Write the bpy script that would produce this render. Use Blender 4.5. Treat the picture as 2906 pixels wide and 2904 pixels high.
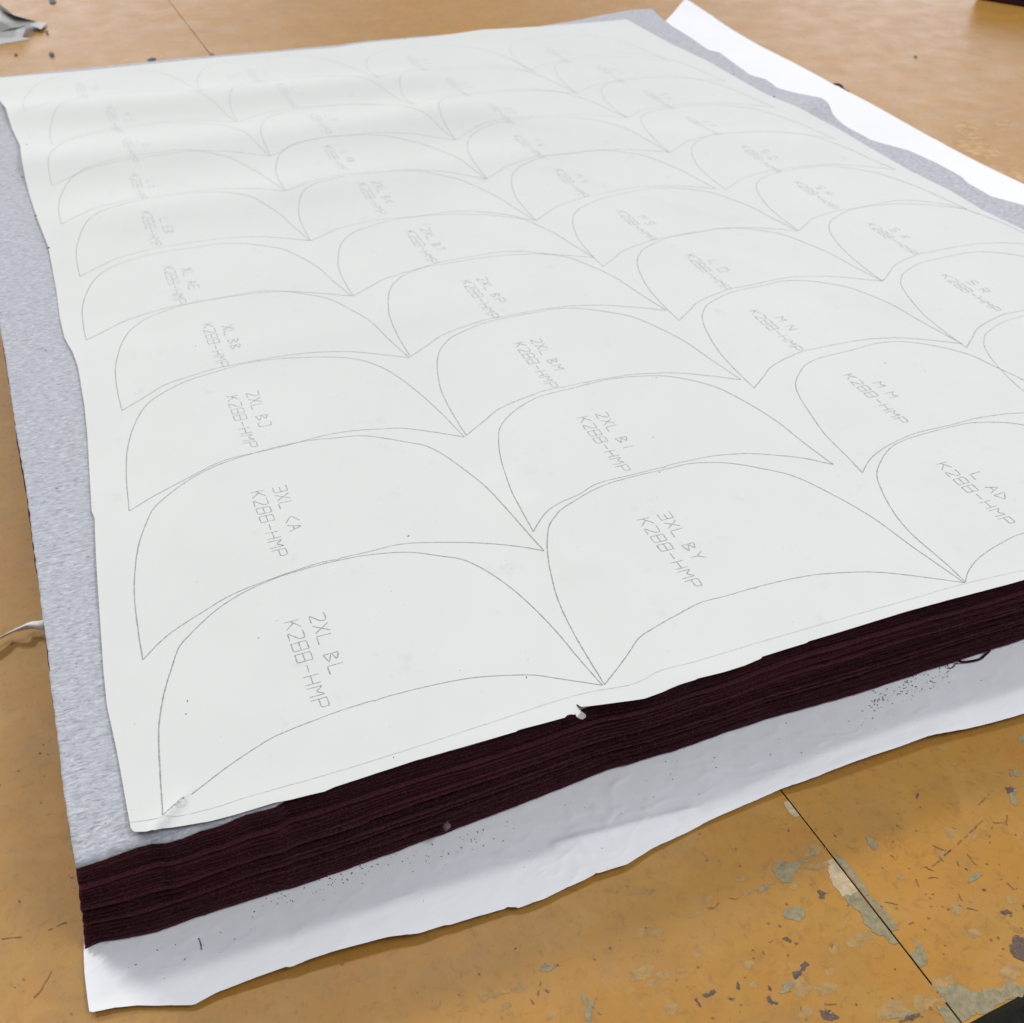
import bpy, math, random
import numpy as np
from mathutils import Matrix, Vector

S = bpy.context.scene
for o in list(bpy.data.objects):
    bpy.data.objects.remove(o)
random.seed(7)
rng = np.random.default_rng(7)

# ------------------------------------------------------------------ camera
CAM_H = 0.80          # camera height above the table top, metres
STACK = 0.10          # height of the fabric stack
FPX, CX, CY, WPX = 3160.0, 1453.0, 1452.0, 2906.0
def _d(x, y): return np.array([x - CX, -(y - CY), -FPX], float)
_a = _d(-211, -1173); _a /= np.linalg.norm(_a)
_b = _d(11110, -849); _b /= np.linalg.norm(_b)
_up = np.cross(_b, _a); _up /= np.linalg.norm(_up)
_Y = _a - _up * (_a @ _up); _Y /= np.linalg.norm(_Y)
_X = np.cross(_Y, _up)
ROT = np.array([_X, _Y, _up])
def P(x, y, z=0.0):
    """ground-plan position (metres) of a traced outline point lying at height z"""
    v = ROT @ _d(x, y); t = (z - CAM_H) / v[2]
    return np.array([v[0] * t, v[1] * t, z])
cam_d = bpy.data.cameras.new('camera')
cam = bpy.data.objects.new('camera', cam_d); S.collection.objects.link(cam)
M = Matrix([list(ROT[0]) + [0], list(ROT[1]) + [0], list(ROT[2]) + [CAM_H], [0, 0, 0, 1]])
cam.matrix_world = M
cam_d.sensor_fit = 'HORIZONTAL'; cam_d.sensor_width = 36.0
cam_d.lens = FPX / WPX * 36.0
cam_d.clip_start = 0.02; cam_d.clip_end = 60
cam_d.dof.use_dof = True; cam_d.dof.focus_distance = 0.92; cam_d.dof.aperture_fstop = 13
S.camera = cam

# ------------------------------------------------------------------ world: the even light of a large bright room
w = bpy.data.worlds.new('World'); S.world = w; w.use_nodes = True
nt = w.node_tree; nt.nodes.clear()
def wn(t, **k):
    n = nt.nodes.new(t)
    for a, v in k.items(): setattr(n, a, v)
    return n
wo = wn('ShaderNodeOutputWorld'); wb = wn('ShaderNodeBackground'); nt.links.new(wb.outputs[0], wo.inputs[0])
tc = wn('ShaderNodeTexCoord')
def blob(direction, sharp, gain):
    d = Vector(direction).normalized()
    dp = wn('ShaderNodeVectorMath', operation='DOT_PRODUCT'); nt.links.new(tc.outputs['Generated'], dp.inputs[0]); dp.inputs[1].default_value = d
    mx = wn('ShaderNodeMath', operation='MAXIMUM'); nt.links.new(dp.outputs['Value'], mx.inputs[0]); mx.inputs[1].default_value = 0
    pw = wn('ShaderNodeMath', operation='POWER'); nt.links.new(mx.outputs[0], pw.inputs[0]); pw.inputs[1].default_value = sharp
    ml = wn('ShaderNodeMath', operation='MULTIPLY'); nt.links.new(pw.outputs[0], ml.inputs[0]); ml.inputs[1].default_value = gain
    return ml
WORLD_BASE = 0.37
blobs = [blob((0.0, 1, 0.28), 60, 2.7), blob((0.85, 1, 0.31), 50, 2.5)]
acc = wn('ShaderNodeMath', operation='ADD'); nt.links.new(blobs[0].outputs[0], acc.inputs[0]); nt.links.new(blobs[1].outputs[0], acc.inputs[1])
ac2 = wn('ShaderNodeMath', operation='ADD'); nt.links.new(acc.outputs[0], ac2.inputs[0]); ac2.inputs[1].default_value = WORLD_BASE
nt.links.new(ac2.outputs[0], wb.inputs['Strength'])
wb.inputs['Color'].default_value = (0.93, 0.97, 1.08, 1)

# ------------------------------------------------------------------ ceiling tube lights of the workroom
def area(name, loc, target, sx, sy, power, color):
    l = bpy.data.lights.new(name, 'AREA'); l.shape = 'RECTANGLE'; l.size = sx; l.size_y = sy
    l.energy = power; l.color = color
    o = bpy.data.objects.new(name, l); S.collection.objects.link(o); o.location = loc
    d = Vector(target) - Vector(loc); o.rotation_euler = d.to_track_quat('-Z', 'Y').to_euler()
area('ceiling_light', (0.1, 3.40, 5.6), (0.35, 0.5, 0), 5.0, 0.50, 108, (1.0, 0.985, 0.95))
area('ceiling_light', (-8.0, 16.0, 11.2), (0.35, 0.5, 0), 6.0, 0.70, 2450, (1.0, 0.97, 0.92))

area('ceiling_light', (2.6, -1.2, 4.0), (0.35, 0.7, 0), 2.2, 0.9, 112, (0.97, 0.985, 1.0))
S.view_settings.view_transform = 'Standard'; S.view_settings.look = 'None'
S.view_settings.exposure = 0.0; S.view_settings.gamma = 1.0; S.view_settings.use_curve_mapping = False
S.render.engine = 'CYCLES'

# ------------------------------------------------------------------ helpers
def mk(name, verts, faces, mats=(), parent=None, midx=None, smooth=False):
    me = bpy.data.meshes.new(name)
    me.from_pydata([tuple(map(float, v)) for v in verts], [], [tuple(map(int, f)) for f in faces])
    for m in mats: me.materials.append(m)
    if midx is not None: me.polygons.foreach_set('material_index', list(map(int, midx)))
    if smooth: me.polygons.foreach_set('use_smooth', [True] * len(me.polygons))
    me.update()
    o = bpy.data.objects.new(name, me); S.collection.objects.link(o)
    if parent: o.parent = parent
    return o
def tag(o, label=None, cat=None, group=None, kind=None):
    if label: o['label'] = label
    if cat: o['category'] = cat
    if group: o['group'] = group
    if kind: o['kind'] = kind
    return o
def snoise(x, y, seed, n=6, f0=1.0, gain=0.6, lac=1.9):
    r = np.random.default_rng(seed); out = 0 * (x + y); a = 1.0; f = f0; tot = 0
    for i in range(n):
        for _ in range(2):
            th = r.uniform(0, 2 * np.pi); ph = r.uniform(0, 2 * np.pi)
            out = out + a * np.sin(f * (np.cos(th) * x + np.sin(th) * y) * 2 * np.pi + ph)
        tot += a * 1.4; a *= gain; f *= lac
    return out / tot
def resample(pts, n):
    pts = np.array(pts, float); s = np.r_[0, np.cumsum(np.linalg.norm(np.diff(pts, axis=0), axis=1))]
    t = np.linspace(0, s[-1], n)
    return np.stack([np.interp(t, s, pts[:, k]) for k in range(pts.shape[1])], 1)
def catmull(pts, step=0.004):
    pts = np.array(pts, float); out = []
    q = np.vstack([2 * pts[0] - pts[1], pts, 2 * pts[-1] - pts[-2]])
    for i in range(1, len(q) - 2):
        p0, p1, p2, p3 = q[i - 1], q[i], q[i + 1], q[i + 2]
        n = max(2, int(np.linalg.norm(p2 - p1) / step))
        for t in np.linspace(0, 1, n, endpoint=False):
            out.append(0.5 * ((2 * p1) + (-p0 + p2) * t + (2 * p0 - 5 * p1 + 4 * p2 - p3) * t ** 2 + (-p0 + 3 * p1 - 3 * p2 + p3) * t ** 3))
    out.append(pts[-1]); return np.array(out)
def coons(B, T, L, R, nu, nv):
    """B,T: left to right; L,R: near to far (xy)"""
    B = resample(B, nu); T = resample(T, nu); L = resample(L, nv); R = resample(R, nv)
    u = np.linspace(0, 1, nu)[None, :, None]; v = np.linspace(0, 1, nv)[:, None, None]
    G = (1 - v) * B[None] + v * T[None] + (1 - u) * L[:, None] + u * R[:, None] \
        - ((1 - u) * (1 - v) * B[0] + u * (1 - v) * B[-1] + (1 - u) * v * T[0] + u * v * T[-1])
    return G
def gridfaces(nu, nv):
    i = np.arange(nv - 1)[:, None] * nu + np.arange(nu - 1)[None, :]
    i = i.ravel(); return np.stack([i, i + 1, i + nu + 1, i + nu], 1)

def sheet(name, G, Z, th, mat):
    nv_, nu_ = Z.shape; top = np.dstack([G, Z]).reshape(-1, 3); bot = top - [0, 0, th]; n = len(top)
    ring = np.concatenate([np.arange(nu_), np.arange(1, nv_) * nu_ + nu_ - 1, (nv_ - 1) * nu_ + np.arange(nu_ - 2, -1, -1), np.arange(nv_ - 2, 0, -1) * nu_])
    f = gridfaces(nu_, nv_); V = np.vstack([top, bot, top[ring], bot[ring]]); m = len(ring); i = np.arange(m); j = (i + 1) % m; a = 2 * n; b = a + m
    F = np.vstack([f, f[:, ::-1] + n, np.stack([b + i, b + j, a + j, a + i], 1)])
    return mk(name, V, F, [mat], smooth=True)
# ---- material toolkit
class MT:
    def __init__(s, name, rough=0.6, spec=0.5):
        s.m = bpy.data.materials.new(name); s.m.use_nodes = True
        s.t = s.m.node_tree; s.b = s.t.nodes['Principled BSDF']
        s.b.inputs['Roughness'].default_value = rough; s.b.inputs['Specular IOR Level'].default_value = spec
        s.tc = s.t.nodes.new('ShaderNodeTexCoord')
    def n(s, t, **k):
        x = s.t.nodes.new(t)
        for a, v in k.items(): setattr(x, a, v)
        return x
    def link(s, a, b): s.t.links.new(a, b)
    def mapped(s, scale=(1, 1, 1), rot=(0, 0, 0), loc=(0, 0, 0)):
        mp = s.n('ShaderNodeMapping'); s.link(s.tc.outputs['Object'], mp.inputs[0])
        mp.inputs['Scale'].default_value = scale; mp.inputs['Rotation'].default_value = rot; mp.inputs['Location'].default_value = loc
        return mp.outputs[0]
    def noise(s, scale, detail=4, rough=0.55, vec=None, dist=0.0):
        x = s.n('ShaderNodeTexNoise'); x.inputs['Scale'].default_value = scale; x.inputs['Detail'].default_value = detail
        x.inputs['Roughness'].default_value = rough; x.inputs['Distortion'].default_value = dist
        s.link(vec if vec is not None else s.tc.outputs['Object'], x.inputs['Vector']); return x.outputs['Fac']
    def ramp(s, fac, stops):
        r = s.n('ShaderNodeValToRGB'); s.link(fac, r.inputs[0])
        e = r.color_ramp.elements
        while len(e) > 1: e.remove(e[-1])
        for i, (p, c) in enumerate(stops):
            c = (c, c, c, 1) if not isinstance(c, (tuple, list)) else tuple(c) + (1,)
            if i == 0: e[0].position = p; e[0].color = c
            else:
                q = e.new(p); q.color = c
        return r.outputs[0]
    def mix(s, fac, a, b, mode='MIX'):
        x = s.n('ShaderNodeMix'); x.data_type = 'RGBA'; x.blend_type = mode; x.clamp_factor = True
        for inp, v in ((x.inputs['Factor'], fac), (x.inputs[6], a), (x.inputs[7], b)):
            if isinstance(v, (int, float)): inp.default_value = v
            elif isinstance(v, tuple): inp.default_value = v + (1,)
            else: s.link(v, inp)
        return x.outputs[2]
    def math(s, op, a, b):
        x = s.n('ShaderNodeMath', operation=op)
        for inp, v in ((x.inputs[0], a), (x.inputs[1], b)):
            if isinstance(v, (int, float)): inp.default_value = v
            else: s.link(v, inp)
        return x.outputs[0]
    def color(s, c):
        if isinstance(c, tuple): s.b.inputs['Base Color'].default_value = c + (1,)
        else: s.link(c, s.b.inputs['Base Color'])
    def bump(s, h, strength=0.3, dist=0.001):
        x = s.n('ShaderNodeBump'); x.inputs['Strength'].default_value = strength; x.inputs['Distance'].default_value = dist
        s.link(h, x.inputs['Height']); s.link(x.outputs[0], s.b.inputs['Normal'])

# table: ochre varnish over board
def table_mat(name, tone):
    m = MT(name, 0.46, 0.18)
    m.b.inputs['Coat Weight'].default_value = 0.20; m.b.inputs['Coat Roughness'].default_value = 0.30; m.b.inputs['Coat IOR'].default_value = 1.5
    big = m.noise(2.2, 5, 0.6); mid = m.noise(11, 6, 0.65, dist=0.6); fine = m.noise(160, 4, 0.7)
    c = m.ramp(big, [(0.30, (0.375 * tone, 0.176 * tone, 0.026)), (0.52, (0.43 * tone, 0.206 * tone, 0.032)), (0.72, (0.455 * tone, 0.228 * tone, 0.050))])
    c = m.mix(m.ramp(mid, [(0.38, 0.0), (0.62, 0.75)]), c, (0.37, 0.20, 0.040))
    c = m.mix(m.ramp(m.noise(26, 7, 0.7), [(0.52, 0.0), (0.70, 0.55)]), c, (0.28, 0.16, 0.050))
    c = m.mix(m.ramp(fine, [(0.30, 0.35), (0.46, 0.0)]), c, (0.33, 0.17, 0.06))
    c = m.mix(m.ramp(m.noise(48, 7, 0.75, dist=1.2), [(0.55, 0.0), (0.70, 0.5)]), c, (0.27, 0.135, 0.035))
    c = m.mix(m.ramp(m.noise(17, 6, 0.7, dist=0.8, vec=m.mapped((1, 1, 1), (0, 0, 0), (7, 3, 0))), [(0.52, 0.0), (0.66, 0.45)]), c, (0.43, 0.245, 0.075))
    c = m.mix(m.ramp(m.noise(7, 7, 0.72, dist=1.0, vec=m.mapped((1, 1.6, 1), (0, 0, 0.5), (2, 9, 0))), [(0.48, 0.0), (0.66, 0.35)]), c, (0.29, 0.170, 0.065))
    c = m.mix(m.ramp(m.noise(90, 6, 0.8, dist=0.5), [(0.53, 0.0), (0.66, 0.6)]), c, (0.24, 0.12, 0.035))
    # specks of grime
    v = m.n('ShaderNodeTexVoronoi'); v.inputs['Scale'].default_value = 75; m.link(m.tc.outputs['Object'], v.inputs['Vector'])
    sp = m.math('MULTIPLY', m.ramp(v.outputs['Distance'], [(0.06, 1.0), (0.15, 0.0)]), m.ramp(m.noise(9, 3), [(0.50, 0.0), (0.60, 1.0)]))
    c = m.mix(m.math('MULTIPLY', sp, 0.75), c, (0.13, 0.055, 0.025))
    # fine scratches in two directions
    for rot, loc in ((0.9, 0), (-0.6, 3.1), (0.2, 5.0)):
        sc = m.noise(1.0, 3, 0.5, vec=m.mapped((9, 330, 1), (0, 0, rot), (loc, 0, 0)))
        msk = m.ramp(m.noise(6, 3), [(0.46, 0.0), (0.60, 1.0)])
        c = m.mix(m.math('MULTIPLY', m.ramp(sc, [(0.70, 0.0), (0.76, 0.55)]), msk), c, (0.22, 0.11, 0.045))
    m.color(c)
    r = m.ramp(m.noise(14, 5), [(0.3, 0.34), (0.7, 0.48)]); m.link(r, m.b.inputs['Roughness'])
    m.bump(m.noise(45, 5, 0.6), 0.25, 0.0008)
    return m.m
M_table_l = table_mat('varnished board', 0.90)
M_table_r = table_mat('varnished board yellow', 0.93)
def flat(name, c, rough=0.6, spec=0.4, var=0.25, scale=60):
    m = MT(name, rough, spec)
    dark = tuple(k * (1 - var) for k in c); light = tuple(min(1, k * (1 + var)) for k in c)
    m.color(m.ramp(m.noise(scale, 5, 0.65), [(0.32, dark), (0.68, light)])); return m.m
def wear(name, c, lo, hi, scale, base=(0.40, 0.215, 0.045)):
    m = MT(name, 0.65, 0.25)
    dark = tuple(k * 0.72 for k in c); light = tuple(min(1, k * 1.3) for k in c)
    col = m.ramp(m.noise(scale, 6, 0.7), [(0.32, dark), (0.68, light)])
    col = m.mix(m.ramp(m.noise(scale * 1.7, 5, 0.75, dist=0.8), [(lo, 0.0), (hi, 0.85)]), col, base)
    m.color(col); m.bump(m.noise(scale * 3, 4), 0.4, 0.0005); return m.m
M_wear_grey = wear('bare grey board', (0.235, 0.205, 0.125), 0.54, 0.66, 150)
M_wear_dark = wear('dark chip', (0.10, 0.072, 0.062), 0.56, 0.68, 220)
M_wear_cream = wear('cream filler', (0.43, 0.34, 0.21), 0.56, 0.70, 120)
M_wear_brown = flat('brown stain', (0.21, 0.105, 0.045), 0.6, 0.3, 0.35, 300)
M_wear_soft = wear('faint grey rub', (0.31, 0.20, 0.085), 0.48, 0.62, 110)
M_wear_pale = wear('pale pink rub', (0.47, 0.31, 0.18), 0.45, 0.62, 45)
M_wear_rim = wear('pale broken varnish', (0.47, 0.32, 0.17), 0.46, 0.60, 260)
M_edge = flat('dark table edge', (0.05, 0.045, 0.03), 0.7, 0.3, 0.3, 40)
M_floor = flat('dark floor', (0.035, 0.038, 0.028), 0.8, 0.2, 0.4, 60)
M_leg = flat('grey steel', (0.12, 0.12, 0.12), 0.4, 0.5, 0.1)

# papers
def paper_mat(name, c, dirt, bumps):
    m = MT(name, 0.62, 0.25)
    col = m.ramp(m.noise(5, 4, 0.6), [(0.3, tuple(k * 0.965 for k in c)), (0.7, c)])
    col = m.mix(m.ramp(m.noise(26, 5, 0.7), [(0.62, 0.0), (0.76, dirt * 0.6)]), col, tuple(k * 0.72 for k in c))
    v = m.n('ShaderNodeTexVoronoi'); v.inputs['Scale'].default_value = 95; m.link(m.tc.outputs['Object'], v.inputs['Vector'])
    sp = m.math('MULTIPLY', m.ramp(v.outputs['Distance'], [(0.035, 1.0), (0.085, 0.0)]), m.ramp(m.noise(21, 3), [(0.56, 0.0), (0.62, 1.0)]))
    col = m.mix(m.math('MULTIPLY', sp, dirt), col, tuple(k * 0.55 for k in c))
    m.color(col)
    h = m.mix(0.35, m.noise(14, 4, 0.5), m.noise(260, 3, 0.6))
    m.bump(h, bumps, 0.0012); return m.m
M_marker = paper_mat('marker paper', (0.603, 0.613, 0.590), 0.55, 0.16)
M_under = paper_mat('white underlay paper', (0.775, 0.78, 0.80), 0.25, 0.35)
M_scrap = paper_mat('scrap paper', (0.78, 0.75, 0.74), 0.3, 0.3)
M_pencil = flat('plotter pen grey', (0.30, 0.305, 0.30), 0.7, 0.2, 0.35, 500)
M_pencil2 = flat('plotter pen pale', (0.44, 0.45, 0.445), 0.7, 0.2, 0.35, 500)

# grey heather jersey
def heather():
    m = MT('grey heather jersey', 0.9, 0.1)
    st = m.noise(1.0, 5, 0.62, vec=m.mapped((130, 420, 120), (0, 0, 0.04)), dist=0.9)
    blo = m.noise(28, 5, 0.7); rib = m.noise(1.0, 2, 0.5, vec=m.mapped((1100, 240, 200)))
    c = m.ramp(st, [(0.34, (0.235, 0.245, 0.27)), (0.45, (0.36, 0.37, 0.394)), (0.55, (0.435, 0.446, 0.472)), (0.68, (0.56, 0.572, 0.600))])
    c = m.mix(m.ramp(blo, [(0.35, 0.30), (0.62, 0.0)]), c, (0.38, 0.40, 0.455))
    c = m.mix(m.ramp(rib, [(0.30, 0.35), (0.52, 0.0)]), c, (0.34, 0.36, 0.41))
    v = m.n('ShaderNodeTexVoronoi'); v.inputs['Scale'].default_value = 120; m.link(m.tc.outputs['Object'], v.inputs['Vector'])
    c = m.mix(m.math('MULTIPLY', m.ramp(v.outputs['Distance'], [(0.07, 0.8), (0.16, 0.0)]), m.ramp(m.noise(40, 2), [(0.60, 0.0), (0.66, 1.0)])), c, (0.14, 0.15, 0.18))
    m.color(c); m.b.inputs['Sheen Weight'].default_value = 0.15
    m.bump(m.mix(0.5, st, rib), 0.45, 0.0010); return m.m
M_heather = heather()
def maroon(name='dark maroon fleece'):
    m = MT(name, 0.95, 0.05)
    f = m.noise(700, 4, 0.6); g = m.noise(12, 4)
    c = m.ramp(f, [(0.30, (0.020, 0.0056, 0.0077)), (0.52, (0.042, 0.0135, 0.0168)), (0.76, (0.092, 0.036, 0.040))])
    c = m.mix(m.ramp(g, [(0.4, 0.0), (0.7, 0.35)]), c, (0.066, 0.017, 0.021))
    oi = m.n('ShaderNodeObjectInfo'); c = m.mix(1.0, c, m.ramp(oi.outputs['Random'], [(0.0, 0.50), (1.0, 1.22)]), 'MULTIPLY')
    m.color(c); m.b.inputs['Sheen Weight'].default_value = 0.03; m.b.inputs['Sheen Tint'].default_value = (0.5, 0.25, 0.27, 1)
    m.bump(f, 0.5, 0.0008); return m.m
M_maroon = maroon()
M_fibre = flat('maroon fibre', (0.085, 0.036, 0.038), 0.9, 0.1, 0.4, 90)
M_lint = flat('grey lint', (0.15, 0.16, 0.18), 0.9, 0.1, 0.5, 200)
M_lintball = flat('grey lint ball', (0.13, 0.11, 0.12), 0.95, 0.05, 0.4, 400)

# ------------------------------------------------------------------ setting: floor, table
tag(mk('floor', [(-8, -6, -0.78), (9, -6, -0.78), (9, 12, -0.78), (-8, 12, -0.78)], [(0, 1, 2, 3)], [M_floor]), kind='structure')

s1 = P(605, 165)[:2]; s2 = P(2729, 2904)[:2]
sd = (s2 - s1) / (s2[1] - s1[1])                       # per metre of y
def seamx(y): return s1[0] + sd[0] * (y - s1[1])
e1 = P(2750, 2904)[:2]; e2 = P(2906, 2820)[:2]; es = (e2[1] - e1[1]) / (e2[0] - e1[0])
def edgey(x): return e1[1] + es * (x - e1[0])
table = bpy.data.objects.new('cutting_table', None); S.collection.objects.link(table); table.location = (0, 0, 0)
tag(table, 'worn ochre varnished cutting table with chipped paint and a seam between two boards', 'table')
GAP = 0.0007
def board(name, left, mat):
    ys = np.linspace(0, 1, 120)
    vs = []; y_far = 4.4
    for t in ys:
        if left:
            x0 = -2.6; x1 = None
        ye = 0
        y = edgey(0.5) + t * (y_far - edgey(0.5))
        sx = seamx(y) + (-GAP if left else GAP)
        jag = 0.0004 * snoise(np.array(y * 60), np.array(0.0), 3 if left else 4)
        if left: a, b = -2.6, sx + float(jag)
        else: a, b = sx + float(jag), 4.2
        ya = edgey(a) + t * (y_far - edgey(a)); yb = edgey(b) + t * (y_far - edgey(b))
        if left: b = seamx(yb) - GAP + float(jag)
        else: a = seamx(ya) + GAP + float(jag)
        vs += [(a, ya, 0), (b, yb, 0), (a, ya, -0.03), (b, yb, -0.03)]
    f = []
    n = len(ys)
    for i in range(n - 1):
        o = 4 * i; q = o + 4
        f += [(o, o + 1, q + 1, q), (o + 2, q + 2, q + 3, o + 3), (o, q, q + 2, o + 2), (o + 1, o + 3, q + 3, q + 1)]
    f += [(0, 2, 3, 1), (4 * n - 4, 4 * n - 3, 4 * n - 1, 4 * n - 2)]
    mi = [0 if (i < 4 * (n - 1) and i % 4 == 0) else 1 for i in range(len(f))]
    return mk('board', vs, f, [mat, M_edge], table, mi)
board('board', True, M_table_l); board('board', False, M_table_r)
def box(name, lo, hi, mat, parent=None):
    x0, y0, z0 = lo; x1, y1, z1 = hi
    v = [(x0, y0, z0), (x1, y0, z0), (x1, y1, z0), (x0, y1, z0), (x0, y0, z1), (x1, y0, z1), (x1, y1, z1), (x0, y1, z1)]
    return mk(name, v, [(0, 3, 2, 1), (4, 5, 6, 7), (0, 1, 5, 4), (1, 2, 6, 5), (2, 3, 7, 6), (3, 0, 4, 7)], [mat], parent)
box('apron', (-2.5, 0.42, -0.11), (4.1, 4.3, -0.031), M_edge, table)
for lx in (-2.4, 3.9):
    for ly in (0.5, 4.2): box('leg', (lx - .03, ly - .03, -0.78), (lx + .03, ly + .03, -0.112), M_leg, table)

# worn patches, chips and scratches of the varnish (own shapes, 0.3 mm proud)
def zo(ox, oy, k, pts): return [(ox + x * k, oy + y * k) for x, y in pts]
ZA = (1950, 2400, .2589); ZB = (1906, 1904, .5179); ZC = (950, 1904, .5179); ZD = (2406, 1950, .2589); ZE = (2406, 2404, .2589); ZF = (0, 1904, .5179)
def ragged(pts, amp=0.10, lv=3):
    p = [np.array(q[:2]) for q in pts]
    for l in range(lv):
        q = []
        for i in range(len(p)):
            a, b = p[i], p[(i + 1) % len(p)]; d = b - a
            q += [a, (a + b) / 2 + np.array([-d[1], d[0]]) * random.uniform(-amp, amp) * (1.5 if l else 1)]
        p = q
    return p
wv, wf, wi = [], [], []
def W_(pts): return [P(x, y)[:2] for x, y in pts]
def crosses(pp):
    a = np.array(pp); b = np.roll(a, -1, 0); n = len(a)
    def o(p, q, r): return (q[..., 0] - p[..., 0]) * (r[..., 1] - p[..., 1]) - (q[..., 1] - p[..., 1]) * (r[..., 0] - p[..., 0])
    A, B, C_, D = a[:, None], b[:, None], a[None], b[None]
    x = (o(A, B, C_) * o(A, B, D) < 0) & (o(C_, D, A) * o(C_, D, B) < 0)
    return bool(x.any())
def patch(pts, mat, z=0.0003, amp=0.20, lv=5, own=True):
    for _ in range(8):
        pp = ragged(pts, amp, lv)
        if not crosses(pp): break
        amp *= 0.7
    b = len(wv)
    if not own and min(q[1] - edgey(q[0]) for q in pp) < 0.003: return
    if own:
        side = 1 if np.mean([q[0] - seamx(q[1]) for q in pp]) > 0 else -1
        lim = GAP + 0.0002
        def sdist(q): return (q[0] - seamx(q[1])) * side
        for q in pp:
            if sdist(q) < 0.0055: q[0] -= side * 0.007
        if min(sdist(q) for q in pp) < lim:            # cut the patch off at the seam
            out = []
            for i in range(len(pp)):
                a, b2 = pp[i], pp[(i + 1) % len(pp)]; da, db = sdist(a) - lim, sdist(b2) - lim
                if da >= 0: out.append(a)
                if da * db < 0: out.append(a + (b2 - a) * da / (da - db))
            pp = out
            if len(pp) < 3: return
        uniq = []
        for q in pp:
            if not uniq or np.hypot(*(q - uniq[-1])) > 1e-5: uniq.append(q)
        pp = uniq; area_ = sum(pp[i][0] * pp[(i + 1) % len(pp)][1] - pp[(i + 1) % len(pp)][0] * pp[i][1] for i in range(len(pp)))
        if area_ < 0: pp = pp[::-1]
    if own:
        c0 = np.mean(pp, 0)
        if mat == 0:                                   # pale broken rim of varnish round a bare spot
            rim = [c0 + (q - c0) * (1 + random.uniform(0.03, 0.16)) + np.random.default_rng(len(wv) + j).normal(0, 0.0003, 2) for j, q in enumerate(pp)]
            if min(q[1] - edgey(q[0]) for q in rim) > 0.002 and min((q[0] - seamx(q[1])) * side for q in rim) > lim and not crosses(rim):
                n_ = len(pp)
                mk('worn_patch', [(q[0], q[1], z) for q in pp] + [(q[0], q[1], z - 0.00015) for q in rim], [tuple(range(n_)), tuple(range(n_, 2 * n_))], [M_wear_grey, M_wear_rim], table, [0, 1])
                return
        mk('paint_chip' if mat == 1 else 'stain' if mat == 3 else 'worn_patch', [(q[0], q[1], z) for q in pp], [tuple(range(len(pp)))], [(M_wear_grey, M_wear_dark, M_wear_cream, M_wear_brown, M_wear_soft, M_wear_pale)[mat]], table)
        return
    wv.extend([(q[0], q[1], z) for q in pp]); wf.append(tuple(range(b, b + len(pp)))); wi.append(mat)
def px(zz, pts): return [P(x, y)[:2] for x, y in zo(*zz, pts)]
GREY, DARK, CREAM, BROWN, SOFT, PALE = range(6)
for pts in ([(930,255),(1000,165),(1120,175),(1160,195),(1360,125),(1350,150),(1240,240),(1170,300),(1160,380),(1130,410),(1040,400),(970,330)],
            [(1045,765),(1120,690),(1190,665),(1290,700),(1280,800),(1230,835),(1150,810),(1080,795)],
            [(1030,1520),(1090,1500),(1160,1500),(1150,1560),(1000,1615),(1060,1560)], [(740,470),(840,420),(890,445),(880,480),(800,510),(720,500)],
            [(1340,60),(1400,50),(1410,90),(1350,110)]):
    patch(px(ZA, pts), GREY)
for pts in ([(1240,1375),(1265,1290),(1300,1270),(1340,1305),(1300,1350),(1255,1400),(1220,1440),(1195,1475),(1150,1400),(1170,1380)],
            [(1435,1805),(1465,1800),(1500,1820),(1590,1815),(1620,1850),(1670,1885),(1600,1905),(1500,1905),(1470,1870)],
            [(890,1535),(930,1580),(925,1610),(895,1580)], [(885,1650),(910,1650),(920,1690),(1000,1720),(985,1745),(880,1720)],
            [(75,1690),(105,1665),(125,1720),(165,1775),(130,1765)], [(165,1635),(240,1620),(290,1570),(320,1600),(290,1640),(220,1665)],
            [(540,1540),(560,1490),(580,1530),(575,1590),(540,1570)], [(440,1680),(530,1670),(500,1695)],
            [(1040,1020),(1090,1000),(1150,1040),(1130,1070),(1080,1045)], [(1420,500),(1450,480),(1530,520),(1510,580),(1460,590),(1445,530)]):
    patch(px(ZA, pts), DARK)
for pts in ([(890,1055),(940,1025),(900,1070)], [(1170,1070),(1230,1060),(1190,1095)], [(1550,1080),(1600,1090),(1580,1130)], [(1100,1195),(1115,1190),(1110,1235)],
            [(220,680),(290,680),(340,630),(355,615),(300,690),(240,705)], [(440,570),(540,585),(590,560),(530,595)], [(1230,1760),(1260,1780),(1255,1820)],
            [(100,1320),(145,1330),(120,1350)], [(610,1440),(650,1440),(630,1460)], [(190,235),(202,235),(198,255)], [(815,1150),(850,1190),(840,1205)], [(560,1745),(610,1735),(590,1755)]):
    patch(px(ZA, pts), BROWN, lv=2)
for pts in ([(130,75),(180,70),(245,120),(235,150),(190,120)], [(600,1290),(690,1260),(740,1290),(720,1370),(640,1350)],
            [(0,760),(130,720),(150,745),(60,790),(0,800)],
            [(1370,200),(1500,180),(1560,150),(1540,215),(1400,270),(1290,240)], [(590,520),(700,470),(720,510),(620,560)], [(880,410),(980,380),(980,400),(890,440)]):
    patch(px(ZA, pts), SOFT, z=0.0002)
for pts in ([(855,1040),(880,1030),(1010,1170),(1030,1215),(940,1240),(900,1190),(865,1130)], [(585,665),(600,655),(745,835),(878,1000),(862,1030),(740,870),(640,770)]):
    patch(px(ZB, pts), CREAM, amp=0.14)
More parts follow.
